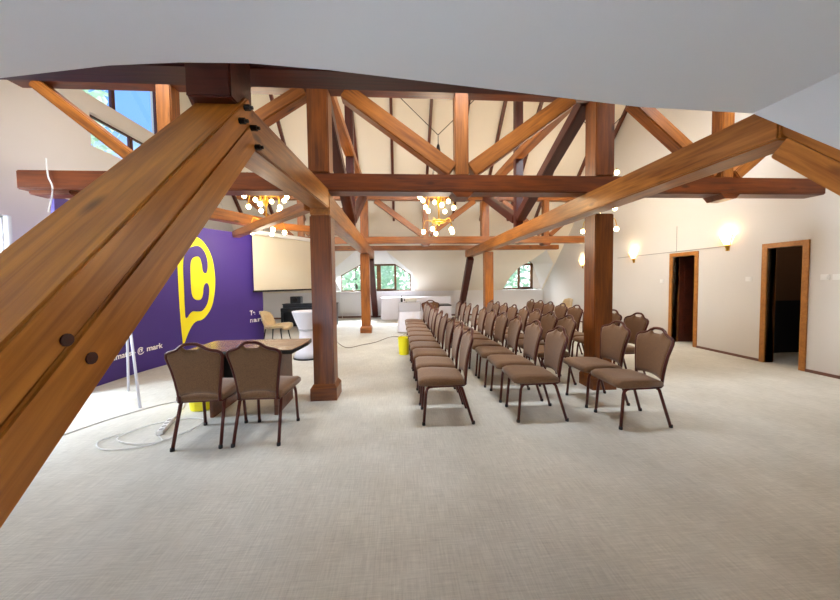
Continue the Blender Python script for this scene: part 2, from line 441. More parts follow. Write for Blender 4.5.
# leaning struts: near ones are two timbers bolted together
for i, x in enumerate(FX):
    t = thing('leaning_strut', ['huge golden timber strut slanting across the left foreground, with a long crack', 'timber strut slanting down at the upper right edge, partly behind the ceiling'][i], 'strut', (x, -.45, 0))
    d = Vector((0, 1, 1)).normalized(); n = Vector((0, -1, 1)).normalized()
    base = Vector((x, -.36, .11)); topp = Vector((x, 1.93, 2.40))
    for s in (1, -1):
        beam('timber', base+n*(.0585 if s > 0 else -.08), topp+n*s*.0585 - d*(.0 if s > 0 else .10), .24, (.113 if s > 0 else .134), M['strut'], t, up=n, bev=.008)
    if i == 0:
        obj('head_block', bx(x-.12, x+.10, 1.70, 1.94, 2.40, 2.71, bev=.008), M['beamred'], t, mw=Matrix.Translation(-t.location))
        for (y, z) in ((1.80, 2.40), (1.74, 2.30), (1.88, 2.33), (1.92, 2.24)):
            b = bmesh.new(); tube(b, [(x+.115, y, z), (x+.15, y, z)], .016, 6); tube(b, [(x+.145, y, z), (x+.165, y, z)], .009, 6)
            obj('bolt', b, M['iron'], t, mw=Matrix.Translation(-t.location))
        for (y, z) in ((.823, 1.319), (.882, 1.26)):
            b = bmesh.new(); tube(b, [(x+.118, y, z), (x+.124, y, z)], .016, 12)
            obj('dowel', b, M['beamred'], t, mw=Matrix.Translation(-t.location))
for i, x in enumerate(FX):
    tag(beam('leaning_strut', (x, 11.05, 2.27), (x, 12.95, .09), .22, .22, M['beamred'], up=(0, 1, 1)),
        ['dark red timber strut leaning by the far left window', 'dark red timber strut leaning behind the middle rows of chairs'][i], 'strut')

# long tie beams and purlins
tag(beam('tie_beam', (-4.3, YA, 2.67), (5.82, YA, 2.67), .24, .215, M['beamdark']), 'long dark horizontal timber beam crossing the whole room above the nearest posts', 'beam')
tag(beam('tie_beam', (-4.3, YB, 2.65), (5.82, YB, 2.65), .22, .2, M['beam']), 'upper of the two parallel timber beams crossing in front of the far windows', 'beam')
tag(beam('purlin', (-4.3, 2.06, 2.81), (5.82, 2.06, 2.81), .2, .19, M['beamred']), 'very dark timber purlin along the edge of the near ceiling, at the top', 'beam')
tag(beam('purlin', (-4.3, 11.0, 2.62), (5.75, 11.0, 2.62), .2, .16, M['beam']), 'lower thin timber beam in front of the far windows, carried by the dark struts', 'beam')
tag(beam('timber_block', (-4.2, YA, 2.535), (-3.75, YA, 2.535), .2, .055, M['beamdark']), 'small dark timber block under the left end of the near tie beam', 'block')

# roof trusses above the tie beams
for k, (y, z0) in enumerate(((YA, 2.78), (YB, 2.75))):
    t = thing('roof_truss', ['near roof truss of timber posts and slanting braces above the dark tie beam', 'far roof truss with small braces above the far tie beam'][k], 'truss', (.83, y, z0))
    w = BW if k == 0 else .22
    m = M['beam']; zc = 3.80
    for x in (FX[0], 2.68 if k == 0 else FX[1]): beam('post', (x, y, z0), (x, y, zc), w, w, M['beam' if k else 'post'], t, up=(0, 1, 0))
    for x in KX:
        beam('king_post', (x, y, z0), (x, y, zc), .17, .17, m, t, up=(0, 1, 0))
        zb = z0-.215 if k == 0 else z0-.2
        bm = bx(-.14, .14, -.125, .125, 0, .03)
        for v in bm.verts:
            if v.co.z < .01: v.co.x *= .55; v.co.z = -.035
        obj('pendant', bm, M['beamdark'], t, mw=Matrix.Translation(Vector((x, y, zb-.031))-t.location))
    K0, K1, K2 = KX; q = zc-.01
    for (xa, za, xb, zb, h) in ((K0-1.42, q, K0-.23, z0+.02, .12), (K0+.14, z0+.07, K0+1.6, q, .15), (K1-.12, z0+.07, K1-1.44, q, .19), (K1+.12, z0+.07, K1+1.44, q, .19), (K2-.14, z0+.06, K2-1.3, q, .16), (K2+.14, z0+.04, K2+1.3, q, .14)):
        beam('brace', (xa, y, za), (xb, y, zb), .17 if k == 0 else .14, h if k == 0 else h*.85, m, t)
    beam('top_chord', (-4.4, y, zc+.09), (5.82, y, zc+.09), .2, .18, M['beam' if k else 'beamdark'], t)
# the two long side trusses between them
for i, x in enumerate(FX):
    t = thing('side_truss', ['dark timber struts and upright seen end-on beside the left near post', 'dark timber struts and upright beside the right near post'][i], 'truss', (x, YR, 2.55))
    beam('ridge_post', (x, YR, 2.56), (x, YR, ZR-.25), .16, .16, M['beamred'], t, up=(0, 1, 0))
    beam('collar', (x, YA-.2, 4.07), (x, YB+.2, 4.07), .18, .16, M['beam'], t)
    beam('strut', (x, YA+.14, 3.86), (x, YR-.1, 2.77), .18, .18, M['beamred'], t)
    beam('strut', (x, YB-.14, 3.86), (x, YR+.1, 2.77), .18, .18, M['beamred'], t)
tag(beam('ridge_beam', (XL+.01, YR, ZR-.17), (XR-.01, YR, ZR-.17), .16, .16, M['beamdark']), 'dark ridge beam at the very top of the roof', 'beam')
# rafters on the far slope
for x in (-4.9, -3.95, -3.0, -2.05, -1.1, -.1, .92, 1.87, 2.82, 3.77, 4.72, 5.6, 6.13):
    o = beam('rafter', (x, YR+.08, CF-YR-.08-.065), (x, 10.6, CF-10.6-.065), .075, .09, M['rafter'], up=(0, 1, 1), bev=.004)
    tag(o, 'thin dark rafter running up the cream roof slope behind the trusses', 'rafter', 'rafters on the far roof slope')
# dragon beams at the left
tag(beam('corner_beam', (-1.06, 3.96, 2.39), (-3.05, 6.25, 2.39), .13, .12, M['beam']), 'timber beam running diagonally from the left post towards the projection screen', 'beam')
tag(beam('corner_beam', (-3.9, 4.4, 2.68), (-2.72, 6.72, 2.68), .2, .2, M['beam']), 'short timber beam with a cut end above the purple banner', 'beam')
tag(beam('corner_beam', (-2.68, 6.95, 2.68), (-1.1, 8.05, 2.68), .16, .14, M['beam']), 'timber beam above the top edge of the projection screen', 'beam')

# ------------------------------------------------------------------ purple display wall
plan = [(-4.33, 3.3), (-4.34, 4.7), (-4.29, 5.56), (-4.17, 6.11), (-3.98, 6.6), (-3.4, 7.68), (-3.27, 7.93)]
cum = [0]
for a, b in zip(plan[:-1], plan[1:]): cum.append(cum[-1]+math.hypot(b[0]-a[0], b[1]-a[1]))
def on_plan(s, off=0):
    s = max(0, min(cum[-1]-1e-6, s))
    i = max(j for j in range(len(cum)-1) if cum[j] <= s)
    g = lambda j: Vector(plan[max(0, min(len(plan)-1, j))])
    p0, p1, p2, p3 = g(i-1), g(i), g(i+1), g(i+2)
    t = (s-cum[i])/(cum[i+1]-cum[i])
    f = lambda t: .5*((2*p1)+(p2-p0)*t+(2*p0-5*p1+4*p2-p3)*t*t+(3*p1-p0-3*p2+p3)*t*t*t)
    p = f(t); d = (f(min(1, t+.02))-f(max(0, t-.02))).normalized()
    return p+Vector((d.y, -d.x))*off
def wrap(bm, off):
    bmesh.ops.triangulate(bm, faces=bm.faces)
    s0 = min(v.co.x for v in bm.verts); s1 = max(v.co.x for v in bm.verts)
    s = math.ceil(s0/.05)*.05
    while s < s1:
        bmesh.ops.bisect_plane(bm, geom=bm.verts[:]+bm.edges[:]+bm.faces[:], plane_co=(s, 0, 0), plane_no=(1, 0, 0)); s += .05
    for v in bm.verts:
        p = on_plan(v.co.x, off); v.co = Vector((p.x, p.y, v.co.y))
    return bm
ban = thing('display_wall', 'curved purple display wall with a yellow speech bubble letter C logo', 'banner', (-4.1, 5.9, 0))
I = Matrix.Translation(-ban.location)
bm = bmesh.new(); K = 96
fr = []; bk = []
for k in range(K+1):
    s = 1.06+(4.8-1.06)*k/K
    for z, lst in ((0.0, fr), (2.6, fr)):
        pass
    a = on_plan(s); b = on_plan(s, -.05)
    fr.append([bm.verts.new((a.x, a.y, z)) for z in (.005, 2.6)]); bk.append([bm.verts.new((b.x, b.y, z)) for z in (.005, 2.6)])
for k in range(K):
    bm.faces.new((fr[k][0], fr[k+1][0], fr[k+1][1], fr[k][1])); bm.faces.new((bk[k][1], bk[k+1][1], bk[k+1][0], bk[k][0]))
    bm.faces.new((fr[k][1], fr[k+1][1], bk[k+1][1], bk[k][1])); bm.faces.new((fr[k][0], bk[k][0], bk[k+1][0], fr[k+1][0]))
for k in (0, K): bm.faces.new((fr[k][0], fr[k][1], bk[k][1], bk[k][0]))
obj('panel', bm, M['purple'], ban, smooth=False, mw=I)
def smooth_poly(P, it=2):
    for _ in range(it):
        Q = []
        for i in range(len(P)):
            a, b = P[i], P[(i+1) % len(P)]
            Q += [(a[0]*.75+b[0]*.25, a[1]*.75+b[1]*.25), (a[0]*.25+b[0]*.75, a[1]*.25+b[1]*.75)]
        P = Q
    return P
bub = [(3.034, .255), (3.034, .275), (3.003, .704), (2.982, 1.239), (2.985, 1.95), (2.99, 1.992), (3.136, 2.195), (3.303, 2.405), (3.457, 2.37), (3.589, 2.22), (3.675, 2.0), (3.707, 1.751), (3.716, 1.457), (3.669, 1.122), (3.608, .938), (3.492, .784), (3.392, .733), (3.283, .726), (3.16, .506), (3.05, .275)]
cee = [(3.113, .75), (3.109, 1.039), (3.111, 1.348), (3.108, 1.81), (3.139, 2.004), (3.232, 2.166), (3.375, 2.24), (3.507, 2.152), (3.568, 1.993), (3.577, 1.809), (3.548, 1.685), (3.5, 1.672), (3.458, 1.724), (3.445, 1.885), (3.414, 1.984), (3.347, 2.019), (3.276, 1.967), (3.246, 1.836), (3.243, 1.502), (3.245, 1.266), (3.281, 1.165), (3.337, 1.134), (3.409, 1.158), (3.452, 1.257), (3.465, 1.399), (3.508, 1.48), (3.564, 1.479), (3.592, 1.376), (3.567, 1.149), (3.513, 1.008), (3.418, .914), (3.319, .911), (3.239, .938)]
def decal(name, poly, off, m, par=None):
    b = bmesh.new(); b.faces.new([b.verts.new((s, z, 0)) for s, z in poly])
    o = obj(name, wrap(b, off), m, par or ban, mw=None if par else I); return o
sb = decal('speech_bubble', smooth_poly(bub), .006, M['yellow']); sb['label'] = 'yellow speech bubble outline'
decal('letter', smooth_poly(cee), .012, M['purple'], sb)['label'] = 'purple letter C inside the bubble'
def text(name, body, size, s, z, off, m, skew=0, sx=1):
    cu = bpy.data.curves.new('tmp', 'FONT'); cu.body = body; cu.size = size; cu.offset = .004
    o = bpy.data.objects.new('tmp', cu); COL.objects.link(o)
    dg = bpy.context.evaluated_depsgraph_get(); dg.update()
    me = bpy.data.meshes.new_from_object(o.evaluated_get(dg))
    b = bmesh.new(); b.from_mesh(me)
    bpy.data.objects.remove(o); bpy.data.curves.remove(cu); bpy.data.meshes.remove(me)
    for v in b.verts: v.co = Vector((v.co.x*sx+s, v.co.y+z+skew*v.co.x, 0))
    return obj(name, wrap(b, off), m, ban, mw=I)
text('lettering', 'consommatis - @ mark', .125, 1.3, .31, .008, M['whiteprint'], skew=.02, sx=1.08)
text('lettering', 'Te nu', .155, 4.42, .72, .008, M['whiteprint'])
text('lettering', 'mark', .155, 4.42, .55, .008, M['whiteprint'])

# ------------------------------------------------------------------ projection screen
a, b = Vector((-3.34, 7.58)), Vector((-2.15, 9.55)); dd = (b-a).normalized(); nn = Vector((dd.y, -dd.x))
def slab(a, b, z0, z1, th, bev=0):
    L = (b-a).length
    return bx(0, L, -th, 0, z0, z1, bev=bev)
t = thing('projection_screen', 'beige projection screen hanging between the purple banner and the left post', 'screen', (a.x, a.y, 1.25), math.atan2(dd.y, dd.x))
L = (b-a).length
obj('canvas', bx(0, L, -.006, 0, .04, 1.36), M['screen'], t)
obj('bottom_bar', bx(-.02, L+.02, -.02, .015, 0, .045, bev=.006), M['black'], t)
obj('housing', bx(-.05, L+.05, -.05, .05, 1.35, 1.45, bev=.01), M['plast'], t)
for q in (.3, L-.3):
    bb = bmesh.new(); tube(bb, [(q, 0, 1.45), (q, 0, 1.62)], .006, 6); obj('hanger', bb, M['iron'], t)

# ------------------------------------------------------------------ banquet chair
def glide(leg, x, y):
    bm = bmesh.new(); lathe(bm, [(.018, 0), (.0185, .012), (.0165, .03)], 10, (x, y, 0))
    obj('glide', bm, M['black'], leg, smooth=True)
def make_chair():
    t = thing('banquet_chair', '', 'chair')
    # local: faces +Y, width along X, origin at the floor
    # seat cushion
    bm = bmesh.new()
    prof = [(-.17, .402), (-.17, .448), (-.13, .468), (0, .478), (.14, .484), (.255, .478), (.297, .455), (.297, .41), (.25, .398), (0, .398)]
    xs = [-1, -.93, -.6, 0, .6, .93, 1]
    rows = []
    for xx in xs:
        r = []
        for (y, z) in prof:
            hw = .205+.02*(y+.17)/.465
            ed = .0 if abs(xx) < .95 else 1
            zz = z if not ed else (.432+(z-.432)*.72)
            yy = y if not ed else y*.985
            if z > .44 and abs(xx) < .5: zz += .006
            r.append(bm.verts.new((xx*hw, yy, zz)))
        rows.append(r)
    n = len(prof)
    for A, B in zip(rows[:-1], rows[1:]):
        for i in range(n): bm.faces.new((A[i], A[(i+1) % n], B[(i+1) % n], B[i]))
    bm.faces.new(rows[0]); bm.faces.new(rows[-1][::-1])
    obj('seat', bm, M['fab'], t, smooth=True)
    # back: shield outline in (x, h) on a leaning curved sheet
    def bp(x, h, o=0):
        q = (h-.42)/.5
        return Vector((x, -.175-.085*q-.02*math.sin(max(0, min(1, q))*PI)*-1-.018*(1-(x/.23)**2)+o, h))
    half = [(.168, .40), (.176, .50), (.19, .60), (.207, .70), (.224, .78), (.231, .82), (.224, .848), (.2, .866), (.155, .876), (.115, .893), (.085, .918), (.05, .936), (.02, .94)]
    ring = [(-x, h) for x, h in half] + [(x, h) for x, h in reversed(half)]
    fm = bmesh.new(); tube(fm, [bp(x, h) for x, h in ring], .0145, 8)
    obj('back_frame', fm, M['metal'], t, smooth=True)
    # upholstered panel: top dips in the middle to leave the hand hole
    def top(x):
        ax = abs(x)
        tab = [(0, .887), (.058, .888), (.07, .920), (.085, .914), (.115, .890), (.155, .873), (.2, .863), (.222, .846)]
        for (a0, h0), (a1, h1) in zip(tab[:-1], tab[1:]):
            if a0 <= ax <= a1: return h0+(h1-h0)*(ax-a0)/(a1-a0)
        return .84
    def hwid(h):
        for (x0, h0), (x1, h1) in zip(half[:-1], half[1:]):
            if h0 <= h <= h1: return x0+(x1-x0)*(h-h0)/(h1-h0)-.004
        return .226
    bm = bmesh.new(); NX, NH = 28, 10
    lay = []
    for side_ in (.02, -.014):
        g = []
        for i in range(NX+1):
            u = -1+2*i/NX; col = []
            for j in range(NH+1):
                w = j/NH
                hb = .455+.03*(1-u*u)
                x = u*.222; ht = top(x)
                h = hb+(ht-hb)*w
                x = u*min(hwid(min(h, .835)), .222)
                edge = (1 if 0 < i < NX and 0 < j < NH else .35)
                col.append(bm.verts.new(bp(x, h, side_*edge)))
            g.append(col)
        lay.append(g)
    for g in lay:
        for i in range(NX):
            for j in range(NH): bm.faces.new((g[i][j], g[i+1][j], g[i+1][j+1], g[i][j+1]))
    A, B = lay
    for i in range(NX):
        bm.faces.new((A[i][0], A[i+1][0], B[i+1][0], B[i][0])); bm.faces.new((A[i][NH], A[i+1][NH], B[i+1][NH], B[i][NH]))
    for j in range(NH):
        bm.faces.new((A[0][j], A[0][j+1], B[0][j+1], B[0][j])); bm.faces.new((A[NX][j], A[NX][j+1], B[NX][j+1], B[NX][j]))
    obj('backrest', bm, M['fab'], t, smooth=True)
    # under-seat frame
    bm = bmesh.new()
    for s in (-1, 1):
        tube(bm, [(s*.17, -.19, .41), (s*.178, -.165, .394), (s*.185, -.05, .39), (s*.19, .15, .39)], .0125)
    tube(bm, [(-.185, -.14, .39), (.185, -.14, .39)], .01); tube(bm, [(-.19, .19, .385), (.19, .19, .385)], .01)
    obj('seat_frame', bm, M['metal'], t, smooth=True)
    for s in (-1, 1):
        bm = bmesh.new(); tube(bm, [(s*.19, .15, .39), (s*.19, .19, .385), (s*.191, .212, .365), (s*.193, .222, .33), (s*.2, .25, .0)], .015)
        glide(obj('leg', bm, M['metal'], t, smooth=True), s*.2, .25)
        bm = bmesh.new(); tube(bm, [(s*.184, -.12, .388), (s*.187, -.142, .368), (s*.2, -.255, .0)], .015)
        glide(obj('leg', bm, M['metal'], t, smooth=True), s*.2, -.255)
    return t
proto = make_chair(); used = [False]
def place(x, y, face, label, group):
    o = proto if not used[0] else copy_tree(proto)
    used[0] = True
    o.location = (x, y, 0); o.rotation_euler = (0, 0, face)
    o['label'] = label; o['category'] = 'chair'
    if group: o['group'] = group
    return o
ORD = ['nearest', 'second', 'third', 'fourth', 'fifth', 'sixth', 'seventh', 'eighth', 'ninth', 'farthest']
LEFT = PI/2      # local +Y turned to face -X
rows = [
    ('leftmost row, along the aisle', [(.5-.004*i, 3.31+.52*i) for i in range(10)]),
    ('second row from the aisle', [(1.455-.012*i, 3.28+.54*i) for i in range(10)]),
    ('third row, split by the post', [(2.38, 3.04), (2.35, 3.58)] + [(2.17-.004*i, 4.33+.52*i) for i in range(8)]),
    ('rightmost row, near the wall', [(3.27, 4.42+.53*i) for i in range(8)]),
]
for r, (nm, ps) in enumerate(rows):
    for i, (x, y) in enumerate(ps):
        od = ORD[i] if i < len(ps)-1 else 'farthest'
        lab = 'brown banquet chair, %s in the %s' % (od if od in ('nearest', 'farthest') else od+' from the near end', nm)
        place(x+random.uniform(-.012, .012), y, LEFT+random.uniform(-.05, .05), lab, 'banquet chairs in rows')
place(-1.795, 3.10, .03, 'left of the two brown chairs tucked under the desk, backs to us', 'chairs at the desk')
place(-1.28, 3.11, -.03, 'right of the two brown chairs tucked under the desk, next to the timber post', 'chairs at the desk')
place(.9, 8.75, -.1, 'lone brown chair facing the small dark table behind the leftmost row', None)

# ------------------------------------------------------------------ desk
t = thing('desk', 'dark walnut desk with black edge and panel legs in front of the two chairs', 'desk', (-1.66, 3.72, 0))
J = Matrix.Translation(-t.location)
dk = [(-2.26, 3.42), (-1.13, 3.38), (-1.085, 3.82), (-1.10, 4.04), (-2.26, 4.06)]
obj('tabletop', fill([dk], .006, lambda x, y, z: (x, y, .747+z)), M['desk'], t, mw=J)
o = obj('edge_band', fill([dk], .041, lambda x, y, z: (x+(x+1.66)*.004, y+(y-3.72)*.008, .706+z)), M['black'], t, mw=J); o['label'] = 'black edge band'
for x in (-2.04, -1.36): obj('leg_panel', bx(x-.02, x+.02, 3.52, 4.03, 0, .706, bev=.003), M['deskpanel'], t, mw=J)
obj('modesty_panel', bx(-2.02, -1.38, 3.75, 3.77, .2, .706), M['black'], t, mw=J)

# yellow bins
def bin_(x, y, h, r, lab):
    t = thing('waste_bin', lab, 'bin', (x, y, 0), .2, 'yellow bins')
    bm = bmesh.new(); lathe(bm, [(r*.82, 0), (r*.86, .01), (r, h), (r*1.06, h), (r*1.06, h-.02), (r*.95, h-.015), (r*.78, .03)], 20); obj('bucket', bm, M['yplast'], t, smooth=False)
    bm = bmesh.new(); tube(bm, [(r*math.cos(q)*1.05, .02, h-.02+r*.55*math.sin(q)) for q in [PI*k/10 for k in range(11)]], .005); obj('handle', bm, M['plast'], t, smooth=True)
bin_(.1, 6.28, .34, .115, 'yellow bin standing on the floor left of the leftmost row of chairs')
bin_(-2.31, 3.83, .2, .15, 'yellow bin under the left end of the desk')

# cocktail table in white cover
t = thing('cocktail_table', 'small round standing table in a white stretch cover behind the desk', 'table', (-1.76, 6.25, 0))
bm = bmesh.new(); lathe(bm, [(.27, .03), (.22, .16), (.17, .36), (.16, .5), (.185, .6), (.24, .74), (.285, .88), (.29, .905), (.285, .912), (.05, .914)], 28)
obj('cover', bm, M['cloth'], t, smooth=True)
bm = bmesh.new(); lathe(bm, [(.285, 0), (.285, .028), (.26, .032)], 28); obj('base', bm, M['black'], t)
bm = bmesh.new(); lathe(bm, [(.175, 0), (.18, .02), (.178, .04)], 24, (0, 0, .535)); obj('band', bm, M['greycloth'], t, smooth=True)

# beige tub chairs
def tub(x, y, rz, lab):
    t = thing('tub_chair', lab, 'chair', (x, y, 0), rz, 'beige tub chairs')
    bm = bmesh.new(); g = []
    prof = [(.30, .40), (.28, .435), (.2, .452), (.05, .44), (-.1, .425), (-.19, .45), (-.235, .55), (-.275, .68), (-.315, .80)]
    nx = 9; th = .055
    for side_ in (0, 1):
        gg = []
        for i, (yy, z) in enumerate(prof):
            r = []
            w = .25 if i < 5 else .25-.02*(i-4)
            for k in range(nx):
                u = -1+2*k/(nx-1)
                up = .05*u*u if i < 5 else 0
                fw = .09*u*u if i >= 5 else 0
                y2, z2 = yy+fw, z+up
                nrm = (0, -1) if i < 5 else (-1, -.2)
                if side_: y2 += nrm[0]*th; z2 += nrm[1]*th
                if i == 8: z2 -= .05*u*u
                r.append(bm.verts.new((u*w, y2, z2)))
            gg.append(r)
        g.append(gg)
    for gg in g:
        for i in range(len(prof)-1):
            for k in range(nx-1): bm.faces.new((gg[i][k], gg[i][k+1], gg[i+1][k+1], gg[i+1][k]))
    A, B = g; n = len(prof)
    for i in range(n-1):
        for k in (0, nx-1): bm.faces.new((A[i][k], A[i+1][k], B[i+1][k], B[i][k]))
    for k in range(nx-1):
        for i in (0, n-1): bm.faces.new((A[i][k], A[i][k+1], B[i][k+1], B[i][k]))
    obj('shell', bm, M['beige'], t, smooth=True)
    bm = bmesh.new()
    for u in (-.1, .1):
        for z, yy in ((.58, -.228), (.68, -.262)):
            g = bmesh.ops.create_icosphere(bm, subdivisions=1, radius=.014)
            for v in g['verts']: v.co += Vector((u, yy+.012, z))
    obj('button', bm, M['beige'], t, smooth=True)
    for sx in (-1, 1):
        for sy in (-.17, .2):
            bm = bmesh.new(); tube(bm, [(sx*.16, sy, .385), (sx*.21, sy*1.3, 0)], .017, 8, r_end=.011)
            obj('leg', bm, M['blackleg'], t, smooth=True)
tub(-2.92, 7.72, -PI/2-.15, 'beige tufted tub chair on black legs in front of the projection screen')
tub(6.55-.75, 10.7, PI/2+.3, 'pale tub chair in the far right corner, only its top seen over the chair backs')

# black upright piano style cabinet with a speaker on it
t = thing('piano', 'black upright piano under the projection screen, behind the white covered table', 'piano', (-3.0, 10.75, 0))
obj('body', bx(-.85, .9, .05, .42, 0, .74, bev=.01), M['black'], t)
obj('keyboard_shelf', bx(-.83, .88, -.22, .06, .52, .64, bev=.01), M['black'], t)
obj('lid', bx(-.87, .92, .03, .44, .74, .765, bev=.004), M['black'], t)
for x in (-.8, .85): obj('leg', bx(x-.03, x+.03, -.2, -.14, 0, .52, bev=.004), M['black'], t)
t = thing('loudspeaker', 'small black loudspeaker standing on the left end of the piano', 'speaker', (-3.45, 10.98, .766))
obj('cabinet', bx(-.17, .17, -.14, .14, 0, .24, bev=.012), M['black'], t)
bm = bmesh.new(); lathe(bm, [(.08, 0), (.08, .012), (.03, .004)], 18); bmesh.ops.rotate(bm, verts=bm.verts, matrix=Matrix.Rotation(PI/2, 3, 'X')); obj('cone', bm, M['iron'], t, mw=Matrix.Translation((0, -.138, .12)))

# tables by the far wall
def draped(bm, hx, hy, z, flare, waves, amp, seed=0):
    rng = random.Random(seed); K = 96; rings = []
    for j, (q, zz) in enumerate(((0, z), (.15, z-.02), (.5, z*.5), (.8, z*.2), (1, .012))):
        r = []
        for k in range(K):
            a = 2*PI*k/K; c, s = math.cos(a), math.sin(a)
            m = 1/max(abs(c), abs(s)) ; m = m*.95+.05
            wob = 1+amp*q*math.sin(a*waves+1.3)
            r.append(bm.verts.new((c*m*(hx+flare*q)*wob, s*m*(hy+flare*q)*wob, zz)))
        rings.append(r)
    for A, B in zip(rings[:-1], rings[1:]):
        for k in range(K): bm.faces.new((A[k], A[(k+1) % K], B[(k+1) % K], B[k]))
    bm.faces.new(rings[0]); return bm
def legs4(t, hx, hy, h, m):
    for sx in (-1, 1):
        for sy in (-1, 1):
            bm = bmesh.new(); tube(bm, [(sx*hx, sy*hy, 0), (sx*hx, sy*hy, h)], .018, 8); obj('leg', bm, m, t, smooth=True)
t = thing('buffet_table', 'long table skirted in white cloth to the floor along the far wall', 'table', (.7, 12.45, 0))
obj('tabletop', bx(-1.3, 1.3, -.3, .3, .81, .84), M['deskpanel'], t); legs4(t, 1.2, .22, .81, M['iron'])
o = tag(obj('tablecloth', draped(bmesh.new(), 1.36, .35, .848, .02, 44, .006, 2), M['cloth'], smooth=False, mw=Matrix.Translation((.7, 12.45, 0))), 'plain white cloth hanging to the floor over the long far table', 'tablecloth')
t = thing('projector_table', 'small table under a flared white cloth, carrying a projector, left of the dark table', 'table', (.33, 9.3, 0))
obj('tabletop', bx(-.26, .26, -.24, .24, .8, .83), M['deskpanel'], t); legs4(t, .2, .18, .8, M['iron'])
tag(obj('tablecloth', draped(bmesh.new(), .285, .262, .838, .07, 9, .05, 3), M['cloth'], smooth=True, mw=Matrix.Translation((.33, 9.3, 0))), 'flared white cloth over the small projector table', 'tablecloth')
bm = bmesh.new()
box(bm, -.30, .30, -.275, .275, .845, .855); box(bm, -.30, .30, -.312, -.3, .6, .852); box(bm, -.325, -.313, -.3, .27, .6, .852); box(bm, .313, .325, -.3, .27, .6, .852)
tag(obj('table_runner', bm, M['greycloth'], mw=Matrix.Translation((.33, 9.3, .001))), 'pale grey cloth laid over the white cloth of the projector table', 'tablecloth')
t = thing('projector', 'pale projector lying on the small cloth covered table', 'projector', (.37, 9.27, .857))
obj('shell', bx(-.17, .17, -.13, .13, .012, .105, bev=.02), M['projbody'], t)
bm = bmesh.new(); lathe(bm, [(.035, 0), (.035, .03), (.028, .03)], 16); obj('lens', bm, M['black'], t, mw=Matrix.Translation((-.165, 0, .06)) @ Matrix.Rotation(-PI/2, 4, 'Y'))
bm = bmesh.new(); [box(bm, x-.015, x+.015, y-.015, y+.015, 0, .014) for x in (-.13, .13) for y in (-.09, .09)]; obj('foot', bm, M['black'], t)
t = thing('bottle', 'small dark bottle at the left edge of the projector table', 'bottle', (.105, 9.25, .857))
bm = bmesh.new(); lathe(bm, [(.028, 0), (.03, .01), (.03, .1), (.012, .14), (.012, .17)], 14); obj('body', bm, M['black'], t, smooth=True)
bm = bmesh.new(); lathe(bm, [(.015, .165), (.015, .19)], 12); obj('cap', bm, M['iron'], t)
t = thing('side_table', 'small black topped table behind the leftmost row of chairs', 'table', (1.16, 9.6, 0))
obj('tabletop', bx(-.43, .43, -.3, .3, .715, .75, bev=.004), M['black'], t)
bm = bmesh.new(); lathe(bm, [(.05, 0), (.05, .6), (.12, .68), (.16, .714)], 16); obj('column', bm, M['black'], t)
bm = bmesh.new(); lathe(bm, [(.26, 0), (.25, .02), (.06, .04), (.05, .05)], 24); obj('base', bm, M['black'], t)

# radiator under the far left window
t = thing('radiator', 'white panel radiator under the far left window', 'radiator', (-1.88, 13.03, 0))
bm = bx(-.48, .48, -.05, 0, .2, .98, bev=.012)
for k in range(22):
    x = -.45+.9*k/21; box(bm, x-.012, x+.012, -.056, -.048, .24, .94)
obj('panel', bm, M['rad'], t)
obj('grille', bx(-.49, .49, -.08, .005, .98, 1.0, bev=.004), M['rad'], t)
for x in (-.4, .4):
    bm = bmesh.new(); tube(bm, [(x, -.03, .21), (x, -.03, .0)], .012); obj('pipe', bm, M['rad'], t, smooth=True)
bm = bmesh.new(); tube(bm, [(.49, -.03, .3), (.56, -.03, .3)], .022, 12); obj('valve', bm, M['plast'], t, smooth=True)

# slim white stand in front of the banner
t = thing('easel', 'slim white metal easel behind the big strut, its feet before the purple banner', 'easel', (-3.35, 4.2, 0))
J = Matrix.Translation(-t.location)
ap = Vector((-3.42, 4.22, 1.28))
for f in ((-3.06, 3.89, 0), (-3.72, 4.55, 0), (-4.0, 3.72, 0)):
    bm = bmesh.new(); tube(bm, [ap, f], .014, 8); obj('leg', bm, M['alu'], t, smooth=True, mw=J)
bm = bmesh.new(); tube(bm, [ap-Vector((.0, 0, .02)), ap+Vector((-.03, .02, .06))], .03, 10); obj('hub', bm, M['alu'], t, smooth=True, mw=J)

# cables
def curve_pts(P, n=8):
    P = [Vector(p) for p in P]; out = []
    for i in range(len(P)-1):
        p0, p1, p2, p3 = P[max(0, i-1)], P[i], P[i+1], P[min(len(P)-1, i+2)]
        for k in range(n):
            t = k/n; out.append(.5*((2*p1)+(p2-p0)*t+(2*p0-5*p1+4*p2-p3)*t*t+(3*p1-p0-3*p2+p3)*t**3))
    return out+[P[-1]]
def cable(name, P, r, m, lab, z=None):
    z = r+.001 if z is None else z
    bm = bmesh.new(); tube(bm, curve_pts([(x, y, z) for x, y in P]), r, 6); return tag(obj(name, bm, m, smooth=True), lab, 'cable')
cable('floor_cable', [(-1.75, 8.9), (-1.58, 8.01), (-1.17, 7.05), (-.85, 7.3), (-.55, 7.6), (-.23, 8.25), (.04, 8.36), (.2, 8.8)], .008, M['dcable'], 'thin brown cable lying across the floor between the left post and the chairs')
t = thing('power_strip', 'white power strip on the floor beside the left desk chair', 'power strip', (-2.37, 3.31, 0), 1.9)
obj('body', bx(-.17, .17, -.03, .03, 0, .04, bev=.006), M['plast'], t)
bm = bmesh.new()
for k in range(4): lathe(bm, [(.02, 0), (.02, .003)], 14, (-.12+.075*k, 0, .0395))
obj('socket', bm, M['greyplast'], t)
cable('floor_cable', [(-3.4, 2.9), (-3.25, 3.3), (-3.1, 3.65), (-2.81, 4.02), (-2.6, 3.95), (-2.43, 3.5)], .006, M['cable'], 'long grey cable running from the power strip towards the big strut')
